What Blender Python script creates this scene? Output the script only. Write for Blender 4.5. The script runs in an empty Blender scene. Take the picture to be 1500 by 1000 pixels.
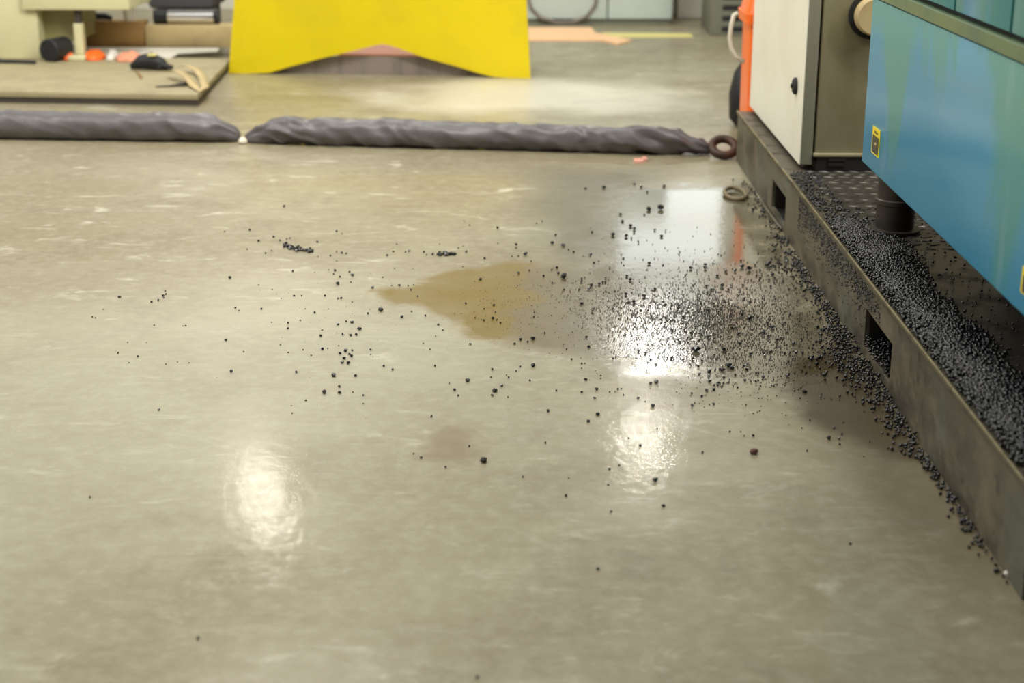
import bpy, math, random
import numpy as np
from mathutils import Vector, Matrix, noise as mnoise

# ------------------------------------------------------------------ camera, world, lights
C = bpy.context.scene.collection
SC = bpy.context.scene
CAM_H, F_PX = 1.3, 2257.0
PITCH = math.atan(728.0 / F_PX)
YAW = 0.01139
cam_d = bpy.data.cameras.new('camera')
cam = bpy.data.objects.new('camera', cam_d)
C.objects.link(cam)
cam_d.sensor_width = 36.0
cam_d.lens = F_PX / 1500.0 * 36.0
cam_d.clip_start = 0.05
cam_d.clip_end = 200
cam.location = (0, 0, CAM_H)
cam.rotation_euler = (math.pi / 2 - PITCH, 0, YAW)
cam_d.dof.use_dof = True
cam_d.dof.focus_distance = 4.15
cam_d.dof.aperture_fstop = 2.8
SC.camera = cam
CR = cam.rotation_euler.to_matrix()

SC.view_settings.view_transform = 'Standard'
SC.view_settings.look = 'None'
SC.view_settings.exposure = 0.0
SC.view_settings.gamma = 1.0
SC.view_settings.use_curve_mapping = False


def ray(px, py):
    return CR @ Vector(((px - 750.0) / F_PX, (500.0 - py) / F_PX, -1.0))


def at_z(px, py, z=0.0):
    """where the sight line of a point of the photograph meets the level z"""
    d = ray(px, py)
    t = (z - CAM_H) / d.z
    return Vector((d.x * t, d.y * t, z))


def at_x(px, py, x):
    d = ray(px, py)
    t = x / d.x
    return Vector((x, d.y * t, CAM_H + d.z * t))


def at_plane(px, py, p, n):
    d = ray(px, py)
    o = Vector((0, 0, CAM_H))
    t = (p - o).dot(n) / d.dot(n)
    return o + d * t


def at_y(px, py, y):
    return at_plane(px, py, Vector((0, y, 0)), Vector((0, 1, 0)))


def px_size(py):
    """metres of one photograph pixel on the floor at row py"""
    return CAM_H / (math.cos(PITCH) * (py + 228.0))


world = bpy.data.worlds.new('hall_light')
SC.world = world
world.use_nodes = True
bg = world.node_tree.nodes['Background']
bg.inputs[0].default_value = (1.0, 0.95, 0.84, 1)
bg.inputs[1].default_value = 0.36


def area(name, loc, target, sx, sy, power, col, shape='RECTANGLE'):
    l = bpy.data.lights.new(name, 'AREA')
    l.shape = shape
    l.size = sx
    if shape in ('RECTANGLE', 'ELLIPSE'):
        l.size_y = sy
    l.energy = power
    l.color = col
    o = bpy.data.objects.new(name, l)
    C.objects.link(o)
    o.location = loc
    o.rotation_euler = (Vector(target) - Vector(loc)).to_track_quat('-Z', 'Y').to_euler()
    return o


def lamp_over(name, px, py, h, size, power, col):
    """a high bay lamp hanging where its mirror image shows on the floor"""
    v = at_z(px, py, -h)
    loc = Vector((v.x, v.y, h))
    return area(name, loc, (loc.x, loc.y - 3.0, 0), size, size, power, col, 'DISK')


lamp_over('high_bay_lamp', 946, 640, 5.5, 0.34, 78, (1.0, 0.96, 0.84))
lamp_over('high_bay_lamp', 385, 726, 5.5, 0.38, 70, (1.0, 0.93, 0.78))
lamp_over('high_bay_lamp', 966, 530, 5.5, 0.45, 9, (0.97, 0.97, 1.0))
# unseen area lights added: cool glow from the left, overhead fills for floor and background
area('left_cool_fill', (-5.5, 11.0, 4.6), (-0.9, 2.5, 0), 2.6, 2.2, 38, (0.86, 0.97, 1.0))  # unseen cool light placed to give the bluish floor glow at near left
area('overhead_fill', (-2.6, 2.6, 6.5), (-1.6, 4.0, 0), 4.0, 6.0, 130, (0.97, 0.98, 0.96))  # added diffuse light, kept clear of the floor's mirror angles
area('overhead_fill', (3.6, 2.6, 5.6), (-0.5, 3.4, 0), 1.2, 5.0, 620, (1.0, 0.96, 0.87))  # added at right so the tall machine shades the floor beside it
area('overhead_fill', (-1.5, 10.5, 6.5), (-1.0, 10.6, 0), 6.0, 2.0, 190, (1.0, 0.97, 0.9))  # added fill that brightens the far floor
area('overhead_fill', (-1.0, 4.8, 5.6), (-0.2, 9.6, 0.3), 4.0, 1.2, 200, (1.0, 0.97, 0.9))  # added fill for background faces turned to the camera
area('aisle_fill', (-5.5, 5.5, 4.0), (1.0, 5.5, 0.4), 2.0, 3.0, 165, (1.0, 0.97, 0.92))  # unseen fill added to brighten the cabinet door and blue panels

# ------------------------------------------------------------------ node helpers and materials


def lin(r, g, b):
    return tuple(((c / 255 / 12.92) if c / 255 <= 0.04045 else ((c / 255 + 0.055) / 1.055) ** 2.4) for c in (r, g, b)) + (1,)


class NT:
    def __init__(s, name):
        s.m = bpy.data.materials.new(name)
        s.m.use_nodes = True
        s.t = s.m.node_tree
        s.b = s.t.nodes['Principled BSDF']
        s._co = None

    def n(s, kind, **kw):
        x = s.t.nodes.new(kind)
        for k, v in kw.items():
            setattr(x, k, v)
        return x

    def put(s, sock, v):
        if isinstance(v, bpy.types.NodeSocket):
            s.t.links.new(v, sock)
        else:
            sock.default_value = v

    def co(s):
        if s._co is None:
            s._co = s.n('ShaderNodeTexCoord').outputs['Object']
        return s._co

    def math(s, op, a, b=0.0, c=None, clamp=False):
        x = s.n('ShaderNodeMath', operation=op, use_clamp=clamp)
        s.put(x.inputs[0], a)
        s.put(x.inputs[1], b)
        if c is not None:
            s.put(x.inputs[2], c)
        return x.outputs[0]

    def mapping(s, loc=(0, 0, 0), rot=(0, 0, 0), scale=(1, 1, 1), vec=None, kind='POINT'):
        x = s.n('ShaderNodeMapping', vector_type=kind)
        s.put(x.inputs[0], vec or s.co())
        x.inputs['Location'].default_value = loc
        x.inputs['Rotation'].default_value = rot
        x.inputs['Scale'].default_value = scale
        return x.outputs[0]

    def noise(s, scale, detail=4, rough=0.55, vec=None, dist=0.0):
        x = s.n('ShaderNodeTexNoise')
        s.put(x.inputs['Vector'], vec or s.co())
        x.inputs['Scale'].default_value = scale
        x.inputs['Detail'].default_value = detail
        x.inputs['Roughness'].default_value = rough
        x.inputs['Distortion'].default_value = dist
        return x.outputs[0]

    def rng(s, v, a, b, c=0.0, d=1.0, smooth=True):
        x = s.n('ShaderNodeMapRange', interpolation_type='SMOOTHSTEP' if smooth else 'LINEAR')
        s.put(x.inputs[0], v)
        for i, q in enumerate((a, b, c, d)):
            s.put(x.inputs[i + 1], q)
        return x.outputs[0]

    def mix(s, f, a, b, mode='MIX'):
        x = s.n('ShaderNodeMix', data_type='RGBA', blend_type=mode)
        s.put(x.inputs[0], f)
        s.put(x.inputs[6], a)
        s.put(x.inputs[7], b)
        return x.outputs[2]

    def blot(s, c, rx, ry, rot=0.0, soft=0.4, amp=0.35, scale=4.0):
        """ragged patch (1 inside, 0 outside) around the floor point c"""
        v = s.mapping((c[0], c[1], 0), (0, 0, rot), (rx, ry, 1e6), kind='TEXTURE')
        l = s.n('ShaderNodeVectorMath', operation='LENGTH')
        s.put(l.inputs[0], v)
        k = s.math('SUBTRACT', s.noise(scale, 4), 0.5)
        r = s.math('MULTIPLY_ADD', k, amp * 2, l.outputs['Value'])
        return s.rng(r, 1.0 - soft, 1.0 + soft, 1.0, 0.0)

    def poly(s, pts, soft=0.05, amp=0.05, scale=6.0):
        """ragged convex patch of the floor whose corners are given as points of the photograph"""
        P = [at_z(x, y) for x, y in pts]
        c = sum(P, Vector()) / len(P)
        out = None
        for i in range(len(P)):
            e = P[(i + 1) % len(P)] - P[i]
            n = Vector((-e.y, e.x, 0)).normalized()
            if (c - P[i]).dot(n) < 0:
                n = -n
            d = s.n('ShaderNodeVectorMath', operation='DOT_PRODUCT')
            s.put(d.inputs[0], s.co())
            d.inputs[1].default_value = n
            q = s.math('SUBTRACT', d.outputs['Value'], n.dot(P[i]))
            out = q if out is None else s.math('MINIMUM', out, q)
        k = s.math('SUBTRACT', s.noise(scale, 5, 0.6), 0.5)
        return s.rng(s.math('MULTIPLY_ADD', k, amp * 2, out), -soft, soft)

    def bump(s, h, strength, dist=0.002, prev=None):
        x = s.n('ShaderNodeBump')
        s.put(x.inputs['Strength'], strength)
        x.inputs['Distance'].default_value = dist
        s.put(x.inputs['Height'], h)
        if prev is not None:
            s.put(x.inputs['Normal'], prev)
        return x.outputs[0]

    def set(s, **kw):
        for k, v in kw.items():
            s.put(s.b.inputs[k.replace('_', ' ')], v)
        return s.m


def paint(name, rgb, rough=0.45, metal=0.0, dirt=None, dirt_amt=0.5, scale=6.0, bump=0.0, coat=0.0, stretch=(1, 1, 1)):
    t = NT(name)
    col = lin(*rgb)
    if dirt:
        v = t.mapping(scale=stretch)
        f = t.rng(t.noise(scale, 6, 0.62, v), 0.42, 0.72)
        f = t.math('MULTIPLY', f, dirt_amt)
        c = t.mix(f, col, lin(*dirt))
        t.set(Base_Color=c)
        t.set(Roughness=t.rng(f, 0, 1, rough, min(1, rough + 0.2)))
    else:
        n = t.noise(scale, 3)
        c = t.mix(t.rng(n, 0.3, 0.7, 0, 0.12), col, (col[0] * .7, col[1] * .7, col[2] * .7, 1))
        t.set(Base_Color=c, Roughness=rough)
    t.set(Metallic=metal)
    if coat:
        t.set(Coat_Weight=coat, Coat_Roughness=0.08)
    if bump:
        t.set(Normal=t.bump(t.noise(scale * 8, 4), bump))
    return t.m


def floor_material():
    t = NT('worn_concrete_floor')
    co = t.co()
    big = t.noise(0.9, 4, 0.55)
    mid = t.noise(3.1, 6, 0.62, dist=0.6)
    fine = t.noise(24, 5, 0.7)
    c = t.mix(t.rng(big, 0.32, 0.68), lin(124, 114, 86), lin(144, 137, 112))
    c = t.mix(t.rng(mid, 0.42, 0.75, 0, 0.55), c, lin(108, 97, 76))
    c = t.mix(t.rng(fine, 0.35, 0.8, 0, 0.5), c, lin(166, 160, 138))
    # pale cement scuffs, mostly across the lane
    v1 = t.mapping(rot=(0, 0, 0.12), scale=(1.6, 3.4, 1))
    sc1 = t.rng(t.noise(2.6, 7, 0.68, v1, 0.9), 0.57, 0.72)
    v2 = t.mapping(rot=(0, 0, -0.7), scale=(1.2, 6.0, 1))
    sc2 = t.rng(t.noise(3.0, 6, 0.66, v2, 1.6), 0.60, 0.72)
    xyz = t.n('ShaderNodeSeparateXYZ')
    t.put(xyz.inputs[0], co)
    far = t.rng(xyz.outputs[1], 3.6, 5.2, 0.75, 1.5)
    scuff = t.math('MAXIMUM', t.math('MULTIPLY', sc1, 0.6), t.math('MULTIPLY', sc2, 0.4))
    scuff = t.math('MULTIPLY', scuff, far, clamp=True)
    c = t.mix(scuff, c, lin(196, 192, 174))
    # arcs left by turning wheels
    wv = t.n('ShaderNodeTexWave', wave_type='RINGS', rings_direction='Z')
    t.put(wv.inputs['Vector'], t.mapping((1.6, -1.2, 0), (0, 0, 0), (1, 1, 0)))
    wv.inputs['Scale'].default_value = 2.3
    wv.inputs['Distortion'].default_value = 3.0
    wv.inputs['Detail'].default_value = 3
    arcs = t.math('MULTIPLY', t.rng(wv.outputs['Fac'], 0.93, 1.0), t.rng(t.noise(1.7, 3), 0.5, 0.68, 0, 0.07))
    c = t.mix(arcs, c, lin(216, 212, 192))
    # brown drag lines
    v3 = t.mapping(rot=(0, 0, 0.16), scale=(0.8, 14.0, 1))
    drag = t.math('MULTIPLY', t.rng(t.noise(2.2, 5, 0.6, v3, 0.6), 0.62, 0.72), 0.30)
    c = t.mix(drag, c, lin(110, 88, 56))
    # pits and specks
    sp = t.rng(t.noise(160, 3, 0.6), 0.64, 0.76, 0, 0.5)
    c = t.mix(sp, c, lin(84, 74, 56))
    pale = t.blot(at_z(370, 520), 0.68, 0.9, 0, 0.7, 0.5, 1.3)
    c = t.mix(t.math('MULTIPLY', pale, 0.3), c, lin(190, 187, 170))
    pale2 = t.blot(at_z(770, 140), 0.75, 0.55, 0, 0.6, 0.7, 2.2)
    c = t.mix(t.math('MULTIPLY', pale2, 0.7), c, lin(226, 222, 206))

    # ---- oil, water and other darker patches
    wet = t.poly([(915, 278), (1090, 272), (1190, 430), (1245, 545), (1150, 556), (930, 545), (850, 475), (850, 425)], 0.12, 0.22, 7.0)
    damp = t.poly([(735, 388), (930, 395), (960, 535), (770, 512), (715, 470)], 0.08, 0.12, 5.0)
    far_dark = t.poly([(800, 250), (960, 250), (980, 390), (830, 385), (770, 310)], 0.22, 0.12, 3.0)  # darker grey-brown patch beyond the film, colour only
    ochre = t.poly([(552, 418), (640, 403), (715, 382), (770, 388), (775, 440), (745, 500), (690, 492), (640, 466), (592, 448)], 0.045, 0.15, 5.5)
    spot = t.blot(at_z(664, 650), 0.062, 0.12, 0, 0.7, 1.3, 13.0)
    brown = t.poly([(1140, 535), (1240, 500), (1350, 668), (1300, 670), (1180, 612)], 0.05, 0.10, 5.0)
    dark_blot = t.blot(at_z(1380, 720), 0.18, 0.55, 0.05, 0.5, 0.3, 4.0)  # long darker patch on the floor near the base
    c = t.mix(t.math('MULTIPLY', far_dark, 0.92), c, lin(82, 76, 56))
    c = t.mix(t.math('MULTIPLY', damp, 0.9), c, lin(94, 80, 48))
    c = t.mix(t.math('MULTIPLY', ochre, t.rng(t.noise(5, 4), 0.3, 0.7, 0.75, 1.0)), c, lin(112, 90, 4))
    c = t.mix(t.math('MULTIPLY', spot, 0.55), c, lin(104, 82, 48))
    c = t.mix(t.math('MULTIPLY', wet, 0.7), c, lin(70, 64, 50))
    c = t.mix(t.math('MULTIPLY', brown, 0.92), c, lin(54, 42, 20))
    c = t.mix(t.math('MULTIPLY', dark_blot, 0.55), c, lin(78, 66, 44))
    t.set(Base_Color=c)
    # ---- gloss
    film = t.math('MAXIMUM', wet, t.math('MULTIPLY', damp, 0.22))
    r0 = t.math('ADD', t.rng(mid, 0.3, 0.75, 0.36, 0.50), t.math('MULTIPLY', scuff, 0.10))
    rough = t.math('ADD', t.math('MULTIPLY', r0, t.math('SUBTRACT', 1.0, film)), t.math('MULTIPLY', film, 0.10))
    t.set(Roughness=rough)
    t.b.inputs['IOR'].default_value = 1.42
    t.set(Coat_Weight=t.math('MULTIPLY_ADD', film, 0.4, 0.12))
    t.b.inputs['Coat Roughness'].default_value = 0.075
    # ---- relief: worn surface and the wiped streaks in the film
    h1 = t.noise(38, 5, 0.6, t.mapping(scale=(1, 0.6, 1)))
    n1 = t.bump(h1, t.math('MULTIPLY_ADD', wet, -0.13, 0.21), 0.0035)
    w2 = t.noise(42, 4, 0.6, t.mapping(rot=(0, 0, 0.22), scale=(3.2, 0.22, 1)), 1.2)
    streak = t.poly([(1000, 388), (1150, 388), (1215, 460), (1060, 445)], 0.08, 0.08, 5.0)
    n2 = t.bump(w2, t.math('MULTIPLY', streak, 0.26), 0.003, n1)
    grit = t.blot(at_z(1040, 490), 0.42, 0.52, 0, 0.5, 0.4, 4.0)
    n3 = t.bump(t.noise(210, 2, 0.5), t.math('MULTIPLY', grit, 0.13), 0.003, n2)
    t.set(Normal=n3)
    t.put(t.b.inputs['Coat Normal'], n3)
    return t.m


def blue_material():
    t = NT('mottled_blue_paint')
    v = t.mapping(scale=(1, 1.0, 0.34))
    n = t.noise(1.7, 5, 0.55, v, 0.6)
    sep = t.n('ShaderNodeSeparateXYZ')
    t.put(sep.inputs[0], t.co())
    f = t.math('ADD', t.rng(n, 0.3, 0.7, smooth=False), t.rng(sep.outputs[2], 0.45, 0.9, -0.30, 0.30, smooth=False))
    film = t.rng(f, 0.34, 0.58)  # green tone mixed over the blue, stronger toward the top
    c = t.mix(t.math('MULTIPLY', film, 0.60), lin(24, 140, 182), lin(78, 142, 104))  # film here is the mask of the green tone
    pale = t.rng(t.noise(4.5, 4, 0.55, t.mapping((3, 1, 0), scale=(1, 1.3, 0.2)), 0.3), 0.56, 0.66, 0, 0.3)
    c = t.mix(pale, c, lin(130, 172, 186))
    t.set(Base_Color=c, Roughness=t.rng(film, 0, 1, 0.28, 0.36))
    t.set(Coat_Weight=0.08, Coat_Roughness=0.12)
    return t.m


def base_material():
    t = NT('grimy_steel')
    n = t.noise(7, 7, 0.66, t.mapping(scale=(1, 0.8, 1.6)))
    m = t.noise(2.1, 5, 0.6)
    c = t.mix(t.rng(n, 0.35, 0.7), lin(74, 71, 61), lin(114, 105, 86))
    c = t.mix(t.rng(m, 0.48, 0.66, 0, 0.7), c, lin(104, 112, 100))
    c = t.mix(t.rng(t.noise(15, 6, 0.7), 0.56, 0.70, 0, 0.7), c, lin(40, 36, 30))
    t.set(Base_Color=c, Roughness=t.rng(n, 0.3, 0.7, 0.35, 0.6), Metallic=0.25)
    t.set(Normal=t.bump(n, 0.25, 0.003))
    return t.m


M = {}
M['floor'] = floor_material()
M['blue'] = blue_material()
M['base'] = base_material()
M['lip'] = paint('rubbed_bright_edge', (128, 118, 88), 0.5, 0.3, (70, 60, 44), 0.9, 14)
M['flange'] = paint('worn_edge_steel', (86, 80, 64), 0.5, 0.3, (58, 50, 38), 0.95, 12)
M['tray'] = paint('oily_dark_plate', (88, 85, 78), 0.36, 0.6, (48, 44, 40), 0.8, 9)
M['post'] = paint('greasy_post_steel', (58, 52, 46), 0.4, 0.3, (30, 26, 24), 0.8, 9)
M['void'] = paint('near_black', (22, 20, 20), 0.6)  # even near-black for pockets, plinth, lock and skirt
M['granule'] = paint('black_plastic', (17, 18, 20), 0.22, 0, (34, 36, 40), 0.6, 40, coat=0.3)
M['lump'] = paint('charred_plastic', (38, 32, 28), 0.5)
M['brown'] = paint('rust_brown', (84, 44, 24), 0.6)
M['white'] = paint('white_plastic', (226, 224, 214), 0.4)
M['beige'] = paint('cream_paint', (236, 233, 218), 0.4, 0, (208, 200, 168), 0.25, 3)
M['olive'] = paint('mottled_olive_paint', (148, 142, 114), 0.45, 0, (120, 110, 72), 0.6, 5, stretch=(1, 1, 0.4))  # olive cabinet body, duller than the cream door
M['grey'] = paint('grey_green_paint', (140, 140, 122), 0.5)
M['seam'] = paint('dark_gap', (18, 20, 20), 0.7)
M['trim'] = paint('khaki_trim_paint', (98, 118, 88), 0.4, 0, (84, 104, 92), 0.5, 5)
M['sock'] = paint('grey_plastic_cover', (94, 90, 92), 0.36, 0, (78, 74, 74), 0.5, 9, bump=0.10)
M['yellow'] = paint('yellow_enamel', (216, 194, 0), 0.4, 0, (196, 172, 2), 0.5, 2.6)
M['orange'] = paint('orange_plastic', (255, 112, 34), 0.35)
M['deck'] = paint('stained_board', (160, 150, 116), 0.6, 0, (128, 120, 92), 0.6, 4)
M['deckedge'] = paint('board_edge', (140, 128, 98), 0.6)
M['skid'] = paint('dark_timber', (58, 52, 44), 0.7)
M['cream2'] = paint('pale_machine_paint', (206, 202, 160), 0.5)
M['greenish'] = paint('khaki_green_paint', (150, 144, 96), 0.5)  # greenish khaki of the recess panel
M['wood'] = paint('brown_timber', (156, 122, 70), 0.6, 0, (112, 82, 42), 0.8, 7, stretch=(0.3, 1, 2))
M['pale_wood'] = paint('pale_timber', (190, 170, 124), 0.6, 0, (150, 130, 92), 0.5, 4)
M['rubber'] = paint('black_rubber', (24, 26, 30), 0.55)
M['chrome'] = paint('polished_steel', (215, 215, 212), 0.14, 1.0)
M['slate'] = paint('slate_cloth', (78, 76, 80), 0.8)
M['rag'] = paint('salmon_cloth', (222, 150, 118), 0.9)
M['sheet'] = paint('pale_board', (206, 202, 190), 0.6)
M['pink'] = paint('pink_card', (216, 158, 140), 0.7)
M['plinth'] = paint('dull_grey_metal', (138, 128, 120), 0.5, 0.2, (86, 76, 70), 0.9, 3.2, stretch=(1.6, 1, 0.2))
M['far_blue'] = paint('pale_blue_paint', (196, 208, 202), 0.5)
M['wallp'] = paint('pale_wall_paint', (206, 204, 190), 0.7)
M['vent'] = paint('grey_enclosure', (112, 114, 100), 0.5)
M['rope'] = paint('white_cord', (226, 216, 198), 0.8)
M['peach'] = paint('peach_vinyl', (240, 196, 150), 0.6)
M['tape'] = paint('yellow_floor_paint', (214, 204, 128), 0.6)
M['label_y'] = paint('label_yellow', (238, 214, 30), 0.4)
M['label_d'] = paint('label_dark', (58, 58, 46), 0.4)
M['label_w'] = paint('label_print', (190, 178, 140), 0.4)
M['rusty'] = paint('rusty_iron', (58, 44, 36), 0.5, 0.3, (120, 66, 44), 0.7, 14)
M['wire'] = paint('brown_hose', (112, 98, 70), 0.5)

dl = NT('added_glow_pane')
dl.set(Base_Color=(0.8, 0.82, 0.82, 1), Emission_Color=(0.93, 1.0, 0.97, 1), Emission_Strength=1.35)  # emission added so the oil film mirrors something white
M['glowing'] = dl.m

# ------------------------------------------------------------------ mesh helpers


class MB:
    def __init__(s):
        s.v, s.f = [], []

    def add(s, verts, faces):
        k = len(s.v)
        s.v += [tuple(p) for p in verts]
        s.f += [tuple(i + k for i in f) for f in faces]
        return s

    def box(s, x0, x1, y0, y1, z0, z1, ch=0.0):
        if ch <= 0:
            v = [(x, y, z) for z in (z0, z1) for y in (y0, y1) for x in (x0, x1)]
            return s.add(v, [(0, 2, 3, 1), (4, 5, 7, 6), (0, 1, 5, 4), (2, 6, 7, 3), (0, 4, 6, 2), (1, 3, 7, 5)])
        import bmesh
        bm = bmesh.new()
        bmesh.ops.create_cube(bm, size=1.0)
        for q in bm.verts:
            q.co = Vector(((x0 + x1) / 2 + q.co.x * (x1 - x0), (y0 + y1) / 2 + q.co.y * (y1 - y0), (z0 + z1) / 2 + q.co.z * (z1 - z0)))
        bmesh.ops.bevel(bm, geom=list(bm.edges), offset=ch, segments=2, profile=0.5, affect='EDGES')
        bm.verts.index_update()
        s.add([q.co.copy() for q in bm.verts], [[q.index for q in f.verts] for f in bm.faces])
        bm.free()
        return s

    def prism(s, pts, n):
        """closed outline pts, pushed along the vector n"""
        n = Vector(n)
        k = len(pts)
        a = [Vector(p) for p in pts]
        s.add(a + [p + n for p in a], [tuple(range(k))[::-1], tuple(range(k, 2 * k))] + [(i, (i + 1) % k, (i + 1) % k + k, i + k) for i in range(k)])
        return s

    def tube(s, path, r, seg=12, closed=False):
        path = [Vector(p) for p in path]
        n = len(path)
        rr = r if isinstance(r, (list, tuple)) else [r] * n
        rings = []
        up = Vector((0, 0, 1))
        prev = None
        for i, p in enumerate(path):
            a = path[(i - 1) % n] if (closed or i > 0) else p
            b = path[(i + 1) % n] if (closed or i < n - 1) else p
            t = (b - a).normalized()
            x = prev if prev is not None else (up if abs(t.z) < 0.9 else Vector((1, 0, 0)))
            x = (x - t * x.dot(t)).normalized()
            prev = x
            y = t.cross(x)
            rings.append([p + (x * math.cos(2 * math.pi * j / seg) + y * math.sin(2 * math.pi * j / seg)) * rr[i] for j in range(seg)])
        v = [q for rg in rings for q in rg]
        f = []
        for i in range(n if closed else n - 1):
            i2 = (i + 1) % n
            for j in range(seg):
                j2 = (j + 1) % seg
                f.append((i * seg + j, i * seg + j2, i2 * seg + j2, i2 * seg + j))
        if not closed:
            f.append(tuple(range(seg))[::-1])
            f.append(tuple((n - 1) * seg + j for j in range(seg)))
        return s.add(v, f)

    def lathe(s, prof, center=(0, 0, 0), axis=(0, 0, 1), seg=32):
        axis = Vector(axis).normalized()
        q = Vector((0, 0, 1)).rotation_difference(axis)
        c = Vector(center)
        v, f = [], []
        for (r, h) in prof:
            for j in range(seg):
                a = 2 * math.pi * j / seg
                v.append(c + q @ Vector((r * math.cos(a), r * math.sin(a), h)))
        n = len(prof)
        for i in range(n - 1):
            for j in range(seg):
                j2 = (j + 1) % seg
                f.append((i * seg + j, i * seg + j2, (i + 1) * seg + j2, (i + 1) * seg + j))
        f.append(tuple(range(seg))[::-1])
        f.append(tuple((n - 1) * seg + j for j in range(seg)))
        return s.add(v, f)

    def build(s, name, mat, parent=None, smooth=False, origin=None):
        me = bpy.data.meshes.new(name)
        v = s.v
        if origin is not None:
            o_ = Vector(origin)
            v = [tuple(Vector(p) - o_) for p in v]
        me.from_pydata(v, [], s.f)
        me.materials.append(mat)
        if smooth:
            me.polygons.foreach_set('use_smooth', [True] * len(me.polygons))
            if smooth == 'angle':
                me.set_sharp_from_angle(angle=math.radians(35))
        me.update()
        o = bpy.data.objects.new(name, me)
        C.objects.link(o)
        if origin is not None:
            o.location = origin
        if parent is not None:
            o.parent = parent
            if parent.type == 'EMPTY' or True:
                o.location = Vector(o.location) - world_loc(parent)
        return o


def world_loc(o):
    l = Vector((0, 0, 0))
    while o is not None:
        l += o.location
        o = o.parent
    return l


def tag(o, label=None, cat=None, group=None, kind=None):
    if label:
        o['label'] = label
    if cat:
        o['category'] = cat
    if group:
        o['group'] = group
    if kind:
        o['kind'] = kind
    return o


def thing(name, loc, label, cat, group=None):
    o = bpy.data.objects.new(name, None)
    C.objects.link(o)
    o.empty_display_size = 0.1
    o.location = loc
    return tag(o, label, cat, group)


# ------------------------------------------------------------------ setting
fm = MB()
N = 8
fm.add([(-14, -3, 0), (10, -3, 0), (10, 14, 0), (-14, 14, 0)], [(0, 1, 2, 3)])
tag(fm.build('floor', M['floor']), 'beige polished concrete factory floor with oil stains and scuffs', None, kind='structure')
WX0, WX1, WZ0, WZ1 = 0.72, 1.70, 1.25, 2.3
wl = MB()
wl.box(-14, WX0, 13.0, 13.12, 0, 2.9).box(WX1, 10, 13.0, 13.12, 0, 2.9).box(WX0, WX1, 13.0, 13.12, 0, WZ0).box(WX0, WX1, 13.0, 13.12, WZ1, 2.9)
tag(wl.build('wall_back', M['wallp']), 'pale partition wall at the far end of the hall', None, kind='structure')
wn = tag(MB().box(WX0, WX1, 13.05, 13.07, WZ0, WZ1).build('added_glow_panel_1', M['glowing']), 'unseen glowing panel added in the far partition wall', None, kind='structure')  # out-of-view glowing panel added to whiten the wet patch by reflection
k = MB()
k.box(WX0, WX1, 12.99, 13.05, WZ0, WZ0 + 0.04).box(WX0, WX1, 12.99, 13.05, WZ1 - 0.04, WZ1).box(WX0, WX0 + 0.04, 12.99, 13.05, WZ0, WZ1).box(WX1 - 0.04, WX1, 12.99, 13.05, WZ0, WZ1)
k.box(WX0, WX1, 12.99, 13.05, 1.80, 1.83)
k.build('added_glow_panel_frame', M['wallp'], wn)

# ------------------------------------------------------------------ the machine on its steel base
X0 = 0.893
ZB = 0.212
Y_FAR = at_x(1078, 232, X0).y
Y_NEAR = at_x(1498, 865, X0).y
mach = thing('industrial_machine', (X0 + 0.6, 4.0, 0), 'large blue panelled machine on a grimy steel base, strewn with black granules', 'machine')
pockets = [(at_x(1151, 300, X0).y, at_x(1131, 285, X0).y), (at_x(1306, 520, X0).y, at_x(1267, 480, X0).y)]
PZ0, PZ1 = 0.030, 0.132
ys = sorted([Y_NEAR, Y_FAR] + [y for p in pockets for y in p])
zs = [0.0, PZ0, PZ1, ZB - 0.012]
fb = MB()
for i in range(len(ys) - 1):
    for j in range(3):
        hole = j == 1 and any(abs(ys[i] - p[0]) < 1e-6 for p in pockets)
        if not hole:
            fb.box(X0, X0 + 0.012, ys[i], ys[i + 1], zs[j], zs[j + 1])
fb.box(X0 + 0.012, 2.2, Y_FAR - 0.012, Y_FAR, 0, ZB - 0.012)
fb.box(X0 + 0.012, 2.2, Y_NEAR, Y_NEAR + 0.012, 0, ZB - 0.012)
frame = fb.build('base_frame', M['base'], mach)
for p in pockets:
    k = MB()
    k.box(X0 + 0.012, X0 + 0.6, p[0] - 0.008, p[0], PZ0 - 0.02, PZ1 + 0.008)
    k.box(X0 + 0.012, X0 + 0.6, p[1], p[1] + 0.008, PZ0 - 0.02, PZ1 + 0.008)
    k.box(X0 + 0.012, X0 + 0.6, p[0], p[1], PZ1, PZ1 + 0.008)
    k.box(X0 + 0.012, X0 + 0.6, p[0], p[1], PZ0 - 0.02, PZ0 - 0.008)
    k.box(X0 + 0.59, X0 + 0.6, p[0], p[1], PZ0 - 0.008, PZ1)
    k.build('fork_pocket', M['void'], frame)
fl = MB()
fl.box(X0 - 0.006, X0 + 0.075, Y_NEAR - 0.002, Y_FAR + 0.004, ZB - 0.012, ZB, 0.003)
fl.build('top_flange', M['flange'], mach)
lip = MB()
lip.box(X0 - 0.007, X0 - 0.001, Y_NEAR, Y_FAR, ZB, ZB + 0.006, 0.002)
lip.build('edge_lip', M['lip'], mach)
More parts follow.
